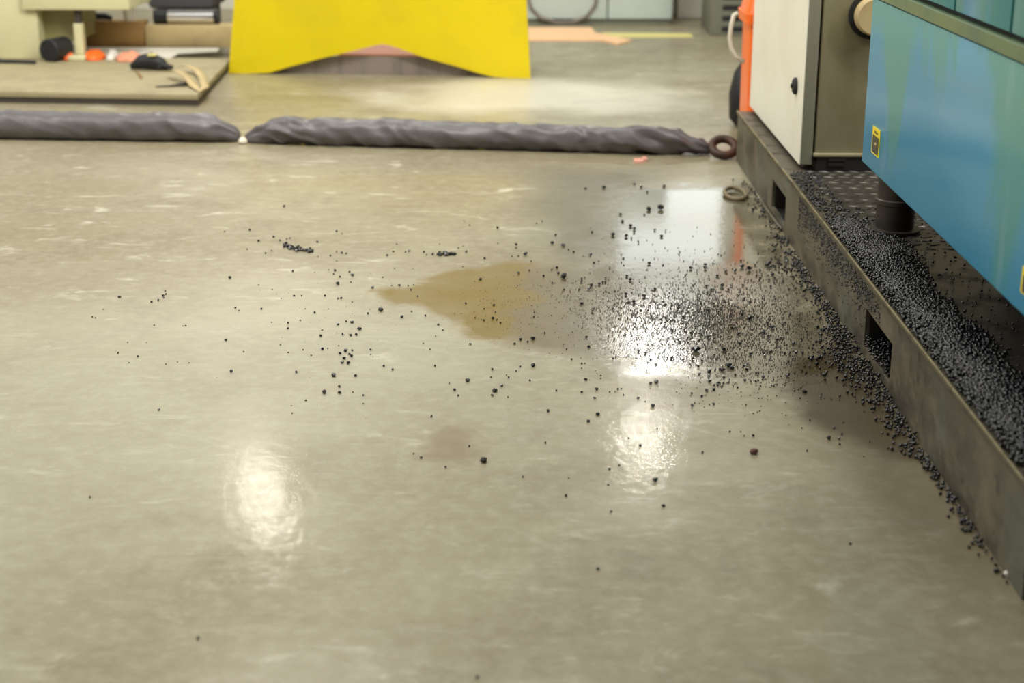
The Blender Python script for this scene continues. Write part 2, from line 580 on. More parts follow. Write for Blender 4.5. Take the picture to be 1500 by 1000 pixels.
# deck plate behind the flange with raised tread bars
Y_DECK0, Y_DECK1 = Y_NEAR + 0.01, at_z(1190, 250, ZB).y + 0.02
tp = MB()
tp.box(X0 + 0.075, 2.2, Y_NEAR, Y_FAR, ZB - 0.012, ZB - 0.002)
Yt = at_z(1275, 345, ZB).y - 0.15
i = 0
y = Yt
while y < Y_DECK1 + 0.2:
    x = X0 + 0.085 + (0.026 if i % 2 else 0)
    j = 0
    while x < 1.5:
        a = 0.45 if i % 2 else -0.45
        ca, sa = math.cos(a), math.sin(a)
        L, W, Hh = 0.021, 0.005, 0.003
        q = [(x + ca * u - sa * w, y + sa * u + ca * w) for u, w in ((-L, 0), (0, -W), (L, 0), (0, W))]
        tp.add([(a_, b_, ZB - 0.002) for a_, b_ in q] + [(x + ca * u - sa * w, y + sa * u + ca * w, ZB - 0.002 + Hh) for u, w in ((-L * .6, 0), (0, -W * .4), (L * .6, 0), (0, W * .4))],
               [(4, 5, 6, 7), (0, 1, 5, 4), (1, 2, 6, 5), (2, 3, 7, 6), (3, 0, 4, 7)])
        x += 0.052
        j += 1
    y += 0.045
    i += 1
tp.build('tread_plate', M['tray'], mach)

XB = 0.95
Y_BL = at_x(1262, 236, XB).y
Z_B0 = at_x(1262, 236, XB).z
Z_B1 = at_x(1390, 46, XB).z
Z_T1 = at_x(1420, 34, XB).z
Y_MN = 0.2
mb = MB()
mb.box(XB + 0.02, 2.2, Y_MN, Y_BL, Z_B0 + 0.01, 2.4)
mb.build('machine_body', M['seam'], mach)
gp = MB()
gp.box(XB, XB + 0.02, Y_MN, Y_BL, Z_B0, Z_B1, 0.004)
guard = gp.build('guard_panel', M['blue'], mach, smooth='angle')
tm = MB()
tm.box(XB - 0.004, XB + 0.02, Y_MN, Y_BL, Z_B1 + 0.002, Z_T1, 0.003)
tm.build('trim_rail', M['trim'], mach)
s1 = at_x(1397, 10, XB).y
s2 = at_x(1480, 30, XB).y
for a, b in ((s1 + 0.008, Y_BL), (s2 + 0.008, s1 - 0.008), (Y_MN, s2 - 0.008)):
    MB().box(XB + 0.002, XB + 0.02, a, b, Z_T1 + 0.012, 2.4, 0.004).build('upper_panel', M['blue'], mach, smooth='angle')


def sticker(parent, y0, y1, z0, z1):
    x = XB - 0.0015
    st = MB().box(x, XB, y0, y1, z0, z1).build('warning_sticker', M['label_y'], parent)
    w, h = y1 - y0, z1 - z0
    MB().box(x - 0.0006, x, y0 + w * .1, y1 - w * .1, z0 + h * .06, z0 + h * .70).build('dark_field', M['label_d'], st)
    k = MB()
    for (a, b, c, d) in ((.35, .55, .40, .46), (.45, .65, .36, .42)):
        k.box(x - 0.0010, x - 0.0006, y0 + w * a, y0 + w * b, z0 + h * c, z0 + h * d)
    k.build('pale_symbol', M['label_w'], st)
    k = MB()
    for (a, b, c, d) in ((.25, .75, .84, .87), (.3, .7, .79, .82)):
        k.box(x - 0.0008, x, y0 + w * a, y0 + w * b, z0 + h * c, z0 + h * d)
    k.build('printed_line', M['label_d'], st)
    return st


zt, zb_ = at_x(1284, 187, XB).z, at_x(1282, 227, XB).z
sticker(guard, at_x(1289, 210, XB).y, at_x(1278, 205, XB).y, zb_, zt)
zt, zb_ = at_x(1510, 398, XB).z, at_x(1510, 440, XB).z
sticker(guard, at_x(1522, 420, XB).y, at_x(1496, 420, XB).y, zb_, zt)

# round support post under the blue body
pc = at_z(1304, 343, ZB)
pm = MB()
pm.lathe([(0.075, 0), (0.075, 0.012), (0.056, 0.014), (0.056, 0.085), (0.062, 0.088), (0.062, 0.10), (0.056, 0.103), (0.056, Z_B0 - ZB + 0.02)], (pc.x + 0.02, pc.y + 0.04, ZB - 0.002))
pm.build('support_post', M['post'], mach, smooth='angle')
MB().box(1.45, 1.5, Y_NEAR, Y_BL + 0.2, ZB, Z_B0 + 0.02).build('inner_skirt', M['void'], mach)

# ------------------------------------------------------------------ control cabinet standing on the base
XD = 0.945
Yc0 = at_x(1171, 237, XD).y
Yc1 = at_x(1098, 156, XD).y
ZC = 0.262
cab = thing('control_cabinet', (XD + 0.35, (Yc0 + Yc1) / 2, ZB), 'cream doored control cabinet with olive side standing on the steel base', 'cabinet')
bd = MB()
bd.box(XD + 0.052, XD + 0.75, Yc0, Yc1, ZC, 1.95, 0.006)
bd.box(XD + 0.047, XD + 0.75, Yc0 - 0.012, Yc0 + 0.02, ZC, ZC + 0.012, 0.003)
bd.build('cabinet_body', M['olive'], cab, smooth='angle')
pl = MB()
pl.box(XD + 0.06, XD + 0.74, Yc0 - 0.005, Yc1 - 0.02, ZB, ZC)
pl.box(XD + 0.10, XD + 0.16, Yc0 - 0.012, Yc0 - 0.005, ZB + 0.018, ZB + 0.03)
pl.box(XD + 0.10, XD + 0.16, Yc0 - 0.012, Yc0 - 0.005, ZB + 0.036, ZB + 0.045)
pl.build('plinth', M['void'], cab)
dr = MB()
dr.box(XD + 0.002, XD + 0.044, Yc0, Yc1, 0.232, 1.93, 0.004)
door = dr.build('door', M['grey'], cab, smooth='angle')
MB().box(XD, XD + 0.0025, Yc0 + 0.002, Yc1, 0.233, 1.93).build('door_face', M['beige'], door)
lc = at_x(1168, 127, XD)
lk = MB()
lk.lathe([(0.030, 0), (0.030, 0.008), (0.022, 0.014), (0.008, 0.014), (0.008, 0.02)], (XD, lc.y + 0.02, lc.z), (-1, 0, 0), 20)
lk.build('door_lock', M['void'], door, smooth='angle')
dp = at_y(1277, 22, Yc0)
pr = MB()
pr.lathe([(0.080, 0.0), (0.080, 0.02), (0.066, 0.02), (0.066, 0.0)], (dp.x, Yc0 + 0.001, dp.z), (0, -1, 0), 32)
port = pr.build('duct_port', M['seam'], cab, smooth='angle')
pr = MB()
pr.lathe([(0.064, 0.0), (0.064, 0.03), (0.060, 0.034), (0.064, 0.038), (0.064, 0.06), (0.058, 0.066), (0.01, 0.066)], (dp.x, Yc0, dp.z), (0, -1, 0), 32)
pr.build('duct_sleeve', M['pale_wood'], port, smooth='angle')

# ------------------------------------------------------------------ grey absorbent socks across the lane


def sock(a, b, r, seed, label, group, tie_end, wr):
    a, b = Vector(a), Vector(b)
    d = (b - a)
    L = d.length
    t = d.normalized()
    s_ = Vector((-t.y, t.x, 0))
    n, seg = int(L / 0.011), 48
    mb = MB()
    v, f = [], []
    for i in range(n + 1):
        u = i / n
        e0, e1 = u * L, (1 - u) * L
        taper = min(1.0, (0.30 + 0.70 * min(1, e0 / 0.16) ** 0.6), (0.30 + 0.70 * min(1, e1 / 0.16) ** 0.6))
        bulge = 1 + 0.07 * mnoise.noise(Vector((u * L * 1.5, seed, 0)))
        bend = 0.03 * mnoise.noise(Vector((u * L * 0.5, seed + 9, 0)))
        rr = r * taper * bulge
        endw = 0.5 + 1.5 * math.exp(-min(e0, e1) / 0.25) + 0.9 * max(0, mnoise.noise(Vector((u * L * 0.9, seed + 3, 2))))
        for j in range(seg):
            th = 2 * math.pi * j / seg
            cx, cz = math.cos(th), math.sin(th)
            # folds run slantwise round the tube, deepest near the ends
            sl = u * L + 0.05 * cz
            w = mnoise.noise(Vector((sl * 7, cx * 1.2 + u * L * 2, cz * 1.2 + seed)))
            w2 = abs(mnoise.noise(Vector((sl * 11, cx * 0.9 + 3.1, seed + 5.5 + cz * 0.8)))) ** 0.7
            q = rr * (1 + wr * endw * (0.13 * w - 0.20 * w2))
            p = a + d * u + s_ * (q * cx * 1.06 + bend)
            z = max(0.0, r * 0.90 + q * cz - (r - rr) * 0.75)
            v.append((p.x, p.y, z))
    for i in range(n):
        for j in range(seg):
            j2 = (j + 1) % seg
            f.append((i * seg + j, i * seg + j2, (i + 1) * seg + j2, (i + 1) * seg + j))
    f.append(tuple(range(seg))[::-1])
    f.append(tuple(n * seg + j for j in range(seg)))
    mb.add(v, f)
    o = mb.build('absorbent_sock', M['sock'], None, True, origin=(a + b) / 2)
    tag(o, label, 'absorbent sock', group)
    return o


SG = 'grey absorbent socks lying across the lane'
pa, pb = at_z(-160, 200), at_z(352, 207)
sock(pa, pb, 0.070, 1.0, 'smooth grey absorbent sock lying in front of the low board platform', SG, 1, 1.0)
pa2, pb2 = at_z(362, 208), at_z(1040, 228)
sock(pa2, pb2, 0.064, 7.3, 'wrinkled grey absorbent sock reaching across to the steel base', SG, 1, 1.9)
kn = MB()
kc = at_z(357, 209)
kn.lathe([(0.010, 0), (0.022, 0.004), (0.020, 0.016), (0.010, 0.028), (0.003, 0.030)], (kc.x, kc.y - 0.02, 0.0), (0, 0, 1), 14)
tag(kn.build('pale_scrap', M['rope'], None, True, origin=(kc.x, kc.y, 0)), 'small pale scrap in the gap between the two grey socks', 'scrap')

# ring and hose loop beside the far end of the base
rc = at_z(1061, 234)
tr = MB()
Rr, rr_ = 0.050, 0.019
tilt = 0.6
cz_ = Rr * math.sin(tilt) + rr_
tr.tube([(rc.x + Rr * math.cos(a), rc.y + 0.045 + Rr * math.sin(a) * math.cos(tilt), cz_ + Rr * math.sin(a) * math.sin(tilt)) for a in [2 * math.pi * k / 36 for k in range(36)]], rr_, 12, True)
tag(tr.build('iron_ring', M['rusty'], None, True, origin=(rc.x, rc.y + 0.045, 0)), 'rusty iron ring at the end of the wrinkled grey sock', 'ring')
hl = MB()
hc = at_z(1077, 287)
pth = [(hc.x + 0.040 * math.cos(a), hc.y + 0.09 * math.sin(a), 0.006 + 0.004 * (1 + math.sin(a))) for a in [-0.6 + k / 40 * 2 * math.pi * 0.95 for k in range(41)]]
hl.tube(pth, 0.0085, 8)
tag(hl.build('hose_loop', M['wire'], None, True, origin=(hc.x, hc.y, 0)), 'thin brown hose loop on the wet floor near the far fork pocket', 'hose')
rd = MB()
p1, p2, p3 = at_z(1116, 296, 0.008), at_z(1127, 312, 0.008), at_z(1145, 336, 0.008)
rd.tube([p1, p1.lerp(p2, .5), p2, p2.lerp(p3, .5), p3], 0.0075, 8)
tag(rd.build('thin_rod', M['flange'], None, True, origin=p2), 'thin pale rod on the floor under the far fork pocket', 'rod')
sc_ = at_z(938, 237)
MBs = MB().box(sc_.x - 0.028, sc_.x + 0.012, sc_.y - 0.03, sc_.y + 0.04, 0, 0.008)
MBs.box(sc_.x + 0.012, sc_.x + 0.03, sc_.y - 0.0, sc_.y + 0.06, 0, 0.012)
tag(MBs.build('paper_scrap', M['pink'], None, origin=(sc_.x, sc_.y, 0)), 'small pinkish paper scrap just in front of the wrinkled grey sock', 'scrap')

# ------------------------------------------------------------------ yellow barrier plate
bl, br = at_z(335, 108), at_z(777, 115)
nv = Vector((br.y - bl.y, -(br.x - bl.x), 0)).normalized()   # towards the viewer
if nv.y > 0:
    nv = -nv
yp = thing('barrier_plate', ((bl.x + br.x) / 2, (bl.y + br.y) / 2, 0), 'big yellow steel plate with arched cut-out along its bottom edge', 'barrier')
outline = [(335, 107.5), (362, 108), (395, 106.5), (430, 96), (475, 84.5), (520, 74), (548, 67), (560, 64.5), (572, 67), (597, 75.5), (622, 84.5), (668, 97), (700, 107), (724, 113), (750, 114.8), (777, 115), (771, 0), (767, -75), (348, -75), (343, 0)]
pts = [at_plane(x, y, bl, nv) for x, y in outline]
MB().prism(pts, -nv * 0.02).build('plate', M['yellow'], yp)
for k in (0.045, 0.955):
    q = bl.lerp(br, k) - nv * 0.02
    w = (br - bl).normalized() * 0.012
    g = MB()
    g.prism([q, q - nv * 0.28, q - nv * 0.28 + Vector((0, 0, 0.03)), q + Vector((0, 0, 0.4))], w)
    g.build('rear_gusset', M['yellow'], yp)

# low steel plinth behind it, pink card on top
u = (br - bl).normalized()
pw0, pw1 = bl.lerp(br, 0.09), bl.lerp(br, 0.89)
fb_ = [pw0 - nv * 0.06, pw1 - nv * 0.06, pw1 - nv * 0.85, pw0 - nv * 0.85]
zpl = 0.105
pm_ = MB().prism([p + Vector((0, 0, 0)) for p in fb_], (0, 0, zpl))
tag(pm_.build('low_plinth', M['plinth'], None, origin=tuple(sum(fb_, Vector()) / 4)), 'low dull metal plinth seen through the arch of the yellow plate', 'plinth')
c0 = bl.lerp(br, 0.36) - nv * 0.08
c1 = bl.lerp(br, 0.72) - nv * 0.08
pk = MB().prism([p + Vector((0, 0, zpl)) for p in (c0, c1, c1 - nv * 0.5, c0 - nv * 0.5)], (0, 0, 0.012))
tag(pk.build('pink_card', M['pink'], None, origin=tuple((c0 + c1) / 2 - nv * .25 + Vector((0, 0, zpl)))), 'pink card on the low plinth behind the yellow plate', 'card')

# ------------------------------------------------------------------ low board platform, upper left
ZP = 0.058
fr, flt = at_z(290, 155.5), at_z(-90, 149)
bk = at_z(338, 86, ZP)
bk.z = 0
lf = flt + (bk - fr)
pt = thing('low_platform', ((fr.x + flt.x) / 2, (fr.y + bk.y) / 2, 0), 'low stained board platform behind the smooth grey sock', 'platform')


def slab(z0, z1, ins=0.0):
    dv = (bk - fr).normalized() * ins
    q = [flt + dv, fr + dv, bk, lf]
    return MB().prism([Vector((p.x, p.y, z0)) for p in q], (0, 0, z1 - z0))


slab(0.0, 0.032, 0.006).build('skid', M['skid'], pt)
slab(0.032, 0.045).build('edge_board', M['deckedge'], pt)
slab(0.045, ZP, 0.004).build('deck_board', M['deck'], pt)

# cream machine standing on the platform
q0 = at_z(60, 86, ZP)
cm = thing('cream_machine', (q0.x - 0.3, q0.y + 0.3, ZP), 'cream machine with a single slim leg standing on the board platform', 'machine')
xa = at_y(-60, 60, q0.y).x
MB().box(xa, q0.x, q0.y, q0.y + 0.7, ZP, 0.62, 0.006).build('side_panel', M['cream2'], cm, smooth='angle')
MB().box(q0.x + 0.001, at_y(104, 60, q0.y).x, q0.y + 0.12, q0.y + 0.6, ZP + 0.09, 0.52).build('recess_panel', M['greenish'], cm)
zt = at_y(100, 14, q0.y - 0.02).z
MB().box(at_y(35, 10, q0.y).x, at_y(192, 10, q0.y).x, q0.y - 0.04, q0.y + 0.5, zt, zt + 0.16, 0.006).build('cross_beam', M['cream2'], cm, smooth='angle')
xl = at_y(116, 60, q0.y).x
MB().box(xl - 0.016, xl + 0.016, q0.y + 0.0, q0.y + 0.05, zt - 0.09, zt).build('bracket', M['skid'], cm)
leg = MB().box(xl - 0.026, xl + 0.026, q0.y - 0.01, q0.y + 0.045, ZP + 0.03, zt - 0.085, 0.005).build('leg', M['cream2'], cm)
qf = at_z(113, 96, ZP)
MB().box(xl - 0.05, xl + 0.055, q0.y - 0.10, q0.y + 0.06, ZP, ZP + 0.03, 0.008).build('foot', M['cream2'], leg)

# black roller with cable
rc_ = at_z(72, 91, ZP)
rr0 = 0.068
rl = MB()
rl.lathe([(0.045, 0.0), (rr0 - 0.006, 0.0), (rr0, 0.006), (rr0, 0.16), (rr0 - 0.01, 0.17), (0.03, 0.17)], (rc_.x, rc_.y, ZP + rr0), (0.35, 0.94, 0), 36)
ro = rl.build('rubber_roller', M['rubber'], None, 'angle', origin=(rc_.x, rc_.y + 0.08, ZP))
tag(ro, 'black rubber roller lying beside the slim cream leg', 'roller')
cb = MB()
cb.tube([at_z(x, y, ZP + 0.012) for x, y in ((-60, 90), (0, 89.5), (25, 90), (52, 91))], 0.011, 8)
tag(cb.build('black_cable', M['rubber'], None, True, origin=at_z(0, 89.5, ZP)), 'black cable running left from the rubber roller', 'cable')


def cloth(name, cx, cy, rx, ry, h, mat, seed, label, cat, z=ZP):
    c = at_z(cx, cy, z)
    n = 22
    v, f = [], []
    for i in range(n):
        for j in range(n):
            a, b = i / (n - 1) * 2 - 1, j / (n - 1) * 2 - 1
            d = math.sqrt(a * a + b * b)
            k = max(0, 1 - d ** 2.2)
            sh = 1 + 0.25 * mnoise.noise(Vector((a * 1.5, b * 1.5, seed)))
            zz = z + 0.001 + h * k ** 0.6 * (0.65 + 0.6 * abs(mnoise.noise(Vector((a * 3, b * 3, seed + 4)))))
            s = min(1.0, 1.0 / max(d, 1e-6)) if d > 1 else 1
            v.append((c.x + rx * a * s * sh, c.y + ry * b * s * sh, zz))
    for i in range(n - 1):
        for j in range(n - 1):
            f.append((i * n + j, (i + 1) * n + j, (i + 1) * n + j + 1, i * n + j + 1))
    o = MB().add(v, f).build(name, mat, None, True, origin=c)
    m = o.modifiers.new('thickness', 'SOLIDIFY')
    m.thickness = 0.004
    m.offset = 1
    return tag(o, label, cat)


cloth('orange_rag', 140, 86, 0.062, 0.10, 0.06, M['orange'], 1.1, 'orange rag right of the slim cream leg', 'rag')
cloth('white_rag', 166, 86, 0.028, 0.08, 0.055, M['white'], 2.7, 'small white rag between the orange and salmon rags', 'rag')
cloth('salmon_rag', 190, 88, 0.078, 0.10, 0.055, M['rag'], 3.9, 'salmon rag behind the black glove', 'rag')
cloth('orange_scrap', 101, 87, 0.03, 0.06, 0.07, M['orange'], 5.2, 'orange scrap between the rubber roller and cream leg', 'rag')
# black work glove heap
g0 = at_z(219, 103, ZP)
gl = MB()
gl.tube([Vector((g0.x - 0.11, g0.y, ZP + 0.018)), Vector((g0.x - 0.05, g0.y + 0.02, ZP + 0.045)), Vector((g0.x + 0.01, g0.y + 0.02, ZP + 0.052)), Vector((g0.x + 0.07, g0.y, ZP + 0.038)), Vector((g0.x + 0.115, g0.y - 0.01, ZP + 0.016))], [0.014, 0.042, 0.05, 0.036, 0.014], 16)
for k in range(4):
    a = g0 + Vector((0.06, -0.01 - 0.01 * k, 0.02))
    gl.tube([a, a + Vector((0.035, -0.02 + 0.02 * k, 0.012)), a + Vector((0.075, -0.02 + 0.025 * k, -0.004))], [0.013, 0.012, 0.009], 8)
go = gl.build('work_glove', M['rubber'], None, True, origin=(g0.x, g0.y, ZP))
tag(go, 'crumpled black work glove with a pale patch on the platform', 'glove')
gp2 = MB().box(-0.018, 0.03, -0.06, -0.015, 0, 0.012, 0.004)
gpo = gp2.build('pale_patch', M['tape'], None)
gpo.parent = go
gpo.location = (0.02, 0.02, 0.085)
gpo['label'] = 'pale yellow patch'
# curled beige strap at the platform corner
st = MB()


def strap(pts, w, z):
    P = [at_z(x, y, z + h) for x, y, h in pts]
    v, f = [], []
    for i, p in enumerate(P):
        d = (P[min(i + 1, len(P) - 1)] - P[max(i - 1, 0)]).normalized()
        s = Vector((-d.y, d.x, 0)).normalized() * w
        for q in (p - s, p + s):
            v.append(q)
            v.append(q + Vector((0, 0, 0.004)))
    for i in range(len(P) - 1):
        a = i * 4
        f += [(a, a + 2, a + 6, a + 4), (a + 1, a + 5, a + 7, a + 3), (a, a + 4, a + 5, a + 1), (a + 2, a + 3, a + 7, a + 6)]
    f += [(0, 1, 3, 2), (len(P) * 4 - 4, len(P) * 4 - 2, len(P) * 4 - 1, len(P) * 4 - 3)]
    return st.add(v, f)


strap([(248, 106, 0.03), (258, 104, 0.05), (268, 108, 0.045), (276, 116, 0.03), (284, 126, 0.012), (292, 134, 0.004), (300, 128, 0.004), (296, 114, 0.01), (288, 102, 0.03), (274, 96, 0.04), (262, 98, 0.03)], 0.022, ZP)
tag(st.build('beige_strap', M['pale_wood'], None, True, origin=at_z(275, 115, ZP)), 'curled beige strap at the corner of the board platform', 'strap')
dk = MB()
dk.tube([at_z(228, 127, ZP + 0.006), at_z(250, 126, ZP + 0.006), at_z(268, 124, ZP + 0.01), at_z(275, 119, ZP + 0.012)], [0.004, 0.006, 0.014, 0.010], 8)
tag(dk.build('dark_twig', M['skid'], None, True, origin=at_z(250, 126, ZP)), 'thin dark stick lying on the platform by the beige strap', 'stick')
w1 = MB()
w1.tube([at_z(197, 101, ZP + 0.006), at_z(203, 108, ZP + 0.006), at_z(207, 114, ZP + 0.006)], [0.004, 0.006, 0.008], 8)
tag(w1.build('dark_hook', M['wood'], None, True, origin=at_z(203, 108, ZP)), 'small dark hook lying in front of the salmon rag', 'hook')
# white sheet at the back of the platform
sa, sb = at_z(128, 80, ZP), at_z(330, 84, ZP)
q1 = at_z(322, 71, ZP)
sh = MB().prism([at_z(126, 80, ZP), at_z(250, 86, ZP), at_z(262, 79, ZP), at_z(318, 76, ZP), at_z(322, 71.5, ZP), at_z(126, 71, ZP)], (0, 0, 0.006))
tag(sh.build('white_sheet', M['sheet'], None, origin=at_z(230, 78, ZP)), 'flat white sheet on the platform before the timber beams', 'sheet')
# timber beams
yb = at_z(230, 69.5, ZP).y
MBx = MB().box(at_y(124, 50, yb).x, at_y(212, 50, yb).x, yb, yb + 0.12, ZP, at_y(170, 31, yb).z, 0.006)
tag(MBx.build('brown_beam', M['wood'], None, 'angle', origin=(at_y(170, 50, yb).x, yb + .06, ZP)), 'dark brown timber block left of the pale beam', 'timber')
MBx = MB().box(at_y(213, 50, yb).x, at_y(352, 50, yb).x, yb, yb + 0.16, ZP, at_y(250, 37, yb).z, 0.006)
zpb = at_y(250, 37, yb).z
tag(MBx.build('pale_beam', M['pale_wood'], None, 'angle', origin=(at_y(280, 50, yb).x, yb + .08, ZP)), 'pale timber beam carrying the chrome cylinder', 'timber')
zbb = at_y(170, 31, yb).z
# chrome cylinder
ca, cb2 = at_y(246, 26, yb + 0.07), at_y(314, 26, yb + 0.07)
rcy = 0.045
cyl = thing('chrome_cylinder', ((ca.x + cb2.x) / 2, ca.y, zpb), 'shiny chrome cylinder with black ends on the pale beam', 'cylinder')
MB().lathe([(rcy - 0.004, 0), (rcy, 0.004), (rcy, cb2.x - ca.x), (rcy - 0.003, cb2.x - ca.x + 0.003)], (ca.x, ca.y, zpb + rcy + 0.004), (1, 0, 0), 32).build('barrel', M['chrome'], cyl, smooth='angle')
for xx, ln in ((ca.x - 0.09, 0.089), (cb2.x + 0.004, 0.03)):
    MB().lathe([(0.02, 0), (rcy + 0.002, 0.004), (rcy + 0.002, ln - 0.004), (0.02, ln)], (xx, ca.y, zpb + rcy + 0.004), (1, 0, 0), 28).build('end_cap', M['rubber'], cyl, smooth='angle')
# white cup and black strip on the brown timber
wc = at_y(189, 22, yb + 0.05)
wm = MB().lathe([(0.034, 0), (0.042, 0.10), (0.038, 0.10), (0.03, 0.006)], (wc.x, wc.y, zbb), (0, 0, 1), 24)
tag(wm.build('white_cup', M['white'], None, 'angle', origin=(wc.x, wc.y, zbb)), 'white plastic cup standing on the brown timber block', 'cup')
bs = at_y(148, 26, yb + 0.05)
bm_ = MB().tube([(bs.x - 0.075, bs.y, zbb + 0.012), (bs.x - 0.04, bs.y, zbb + 0.026), (bs.x + 0.03, bs.y, zbb + 0.026), (bs.x + 0.07, bs.y, zbb + 0.012)], [0.012, 0.022, 0.022, 0.012], 10)
tag(bm_.build('black_grip', M['rubber'], None, True, origin=(bs.x, bs.y, zbb)), 'black rubber grip lying on the brown timber block', 'grip')
# slate coloured machine behind the beams and a cream tank
ym = yb + 0.45
mx0, mx1 = at_y(216, 8, ym).x, at_y(312, 8, ym).x
sm = thing('slate_machine', ((mx0 + mx1) / 2, ym + 0.3, 0), 'slate grey machine block behind the chrome cylinder', 'machine')
zz = at_y(260, 13, ym).z
MB().box(mx0, mx1, ym, ym + 0.5, zz, zz + 0.5, 0.03).build('housing', M['slate'], sm, smooth='angle')
MB().box(mx0 + 0.04, mx1 - 0.04, ym + 0.1, ym + 0.45, 0, zz).build('pedestal', M['skid'], sm)
yt_ = yb + 0.5
tx = at_y(372, 5, yt_).x
tk = MB().lathe([(0.20, 0), (0.20, 0.35), (0.26, 0.40), (0.27, 0.55), (0.27, 1.1), (0.2, 1.15)], (tx + 0.02, yt_ + 0.3, 0), (0, 0, 1), 36)
tag(tk.build('cream_tank', M['cream2'], None, 'angle', origin=(tx + 0.02, yt_ + 0.3, 0)), 'round cream tank half hidden behind the yellow plate', 'tank')

# ------------------------------------------------------------------ far background, right of the yellow plate
yf = at_z(880, 36).y
fx0, fx1, fxm = at_y(700, 20, yf).x, at_y(985, 20, yf).x, at_y(890, 20, yf).x
fc = thing('pale_blue_machine', ((fx0 + fx1) / 2, yf + 0.4, 0), 'pale blue machine far behind the yellow plate', 'machine')
MB().box(fx0, fxm - 0.004, yf, yf + 0.7, 0.04, 1.5, 0.01).build('left_panel', M['far_blue'], fc, smooth='angle')
MB().box(fxm + 0.004, fx1, yf, yf + 0.7, 0.04, 1.5, 0.01).build('right_panel', M['far_blue'], fc, smooth='angle')
MB().box(fx0, fx1 - 0.02, yf + 0.03, yf + 0.68, 0, 0.045).build('kick_plinth', M['vent'], fc)
hp = MB()
hp.tube([at_y(x, y, yf - 0.02) for x, y in ((772, -10), (778, 12), (792, 26), (815, 33), (840, 32), (860, 24), (872, 8), (876, -15))], 0.012, 8)
hp.build('hanging_cable', M['plinth'], fc, True)
yw = at_z(1010, 27).y
ww0, ww1 = at_y(992, 15, yw).x, at_y(1130, 15, yw).x
tag(MB().box(ww0, ww1, yw, yw + 0.4, 0, 0.9, 0.01).build('white_locker', M['wallp'], None, origin=((ww0 + ww1) / 2, yw + 0.2, 0)), 'off-white locker at the far end beside the pale blue machine', 'locker')
# grey vented enclosure
yv = at_z(1060, 52).y
vx0, vx1 = at_y(1041, 25, yv).x, at_y(1125, 25, yv).x
ve = thing('vented_enclosure', ((vx0 + vx1) / 2, yv + 0.3, 0), 'dark grey enclosure with black vent slots behind the orange bin', 'enclosure')
MB().box(vx0, vx1, yv, yv + 0.6, 0, 0.7, 0.01).build('housing', M['vent'], ve, smooth='angle')
for k in range(7):
    zc = at_y(1068, 27, yv).z + (k - 1) * 0.075
    MB().box(at_y(1058, 20, yv).x, at_y(1100, 20, yv).x, yv - 0.004, yv + 0.002, zc - 0.018, zc + 0.018).build('vent_slot', M['seam'], ve)
# orange sheet and floor marking
fs = MB().prism([at_z(x, y) for x, y in ((740, 60), (880, 60), (905, 66), (925, 61), (872, 50), (866, 42), (740, 42))], (0, 0, 0.012))
tag(fs.build('peach_mat', M['peach'], None, origin=at_z(820, 52)), 'peach coloured mat on the far floor beside the yellow plate', 'mat')
ft = MB().prism([at_z(x, y) for x, y in ((930, 55), (1015, 54.5), (1012, 49.5), (882, 48), (886, 55))], (0, 0, 0.003))
tag(ft.build('floor_marking', M['tape'], None, origin=at_z(950, 52)), 'pale yellow marking stripe on the floor before the pale blue machine', 'floor marking')

# orange bin with white cord behind the end of the base
yo = Y_FAR + 0.10
w = 0.30
ox0 = at_y(1084, 120, yo + w).x
oz = at_y(1085, 26, yo).z
ob = thing('orange_bin', (ox0 + 0.2, yo + 0.2, 0), 'tall orange plastic bin behind the far end of the steel base', 'bin')


def ring_pts(x0, x1, y0, y1, z, c):
    out = []
    for (cx, cy, a0) in ((x1 - c, y1 - c, 0), (x0 + c, y1 - c, 90), (x0 + c, y0 + c, 180), (x1 - c, y0 + c, 270)):
        for k in range(5):
            a = math.radians(a0 + k * 22.5)
            out.append((cx + c * math.cos(a), cy + c * math.sin(a), z))
    return out


def shell(levels):
    m = MB()
    v, f = [], []
    k = 20
    for lv in levels:
        v += ring_pts(*lv)
    for i in range(len(levels) - 1):
        for j in range(k):
            j2 = (j + 1) % k
            f.append((i * k + j, i * k + j2, (i + 1) * k + j2, (i + 1) * k + j))
    f.append(tuple(range(k))[::-1])
    f.append(tuple((len(levels) - 1) * k + j for j in range(k)))
    return m.add(v, f)


shell([(ox0 - 0.0, ox0 + w, yo, yo + w, 0.0, 0.04), (ox0 - 0.004, ox0 + w, yo, yo + w, oz - 0.03, 0.04)]).build('tub', M['orange'], ob, smooth='angle')
shell([(ox0 - 0.022, ox0 + w + .02, yo - 0.02, yo + w + .02, oz - 0.03, 0.05), (ox0 - 0.027, ox0 + w + .02, yo - 0.02, yo + w + .02, oz + 0.015, 0.05)]).build('rim', M['orange'], ob, smooth='angle')
shell([(ox0 - 0.02, ox0 + w, yo, yo + w, oz + 0.015, 0.05), (ox0 + 0.01, ox0 + w - .02, yo + .02, yo + w - .02, oz + 0.16, 0.06), (ox0 + 0.08, ox0 + w - .1, yo + .1, yo + w - .1, oz + 0.2, 0.06)]).build('lid', M['orange'], ob, smooth='angle')
co_ = MB()
co_.tube([at_y(x, y, yo - 0.03) for x, y in ((1081, 19), (1075, 22), (1071, 38), (1069, 55), (1071, 70), (1077, 82), (1090, 91))], 0.009, 8)
co_.build('cord', M['rope'], ob, True)['label'] = 'white cord hanging from the rim'
bgx = at_z(1082, 112)
bag = MB().lathe([(0.05, 0), (0.085, 0.04), (0.09, 0.16), (0.07, 0.26), (0.03, 0.32), (0.015, 0.36)], (at_y(1097, 100, yo + 0.75).x, yo + 0.75, 0), (0, 0, 1), 24)
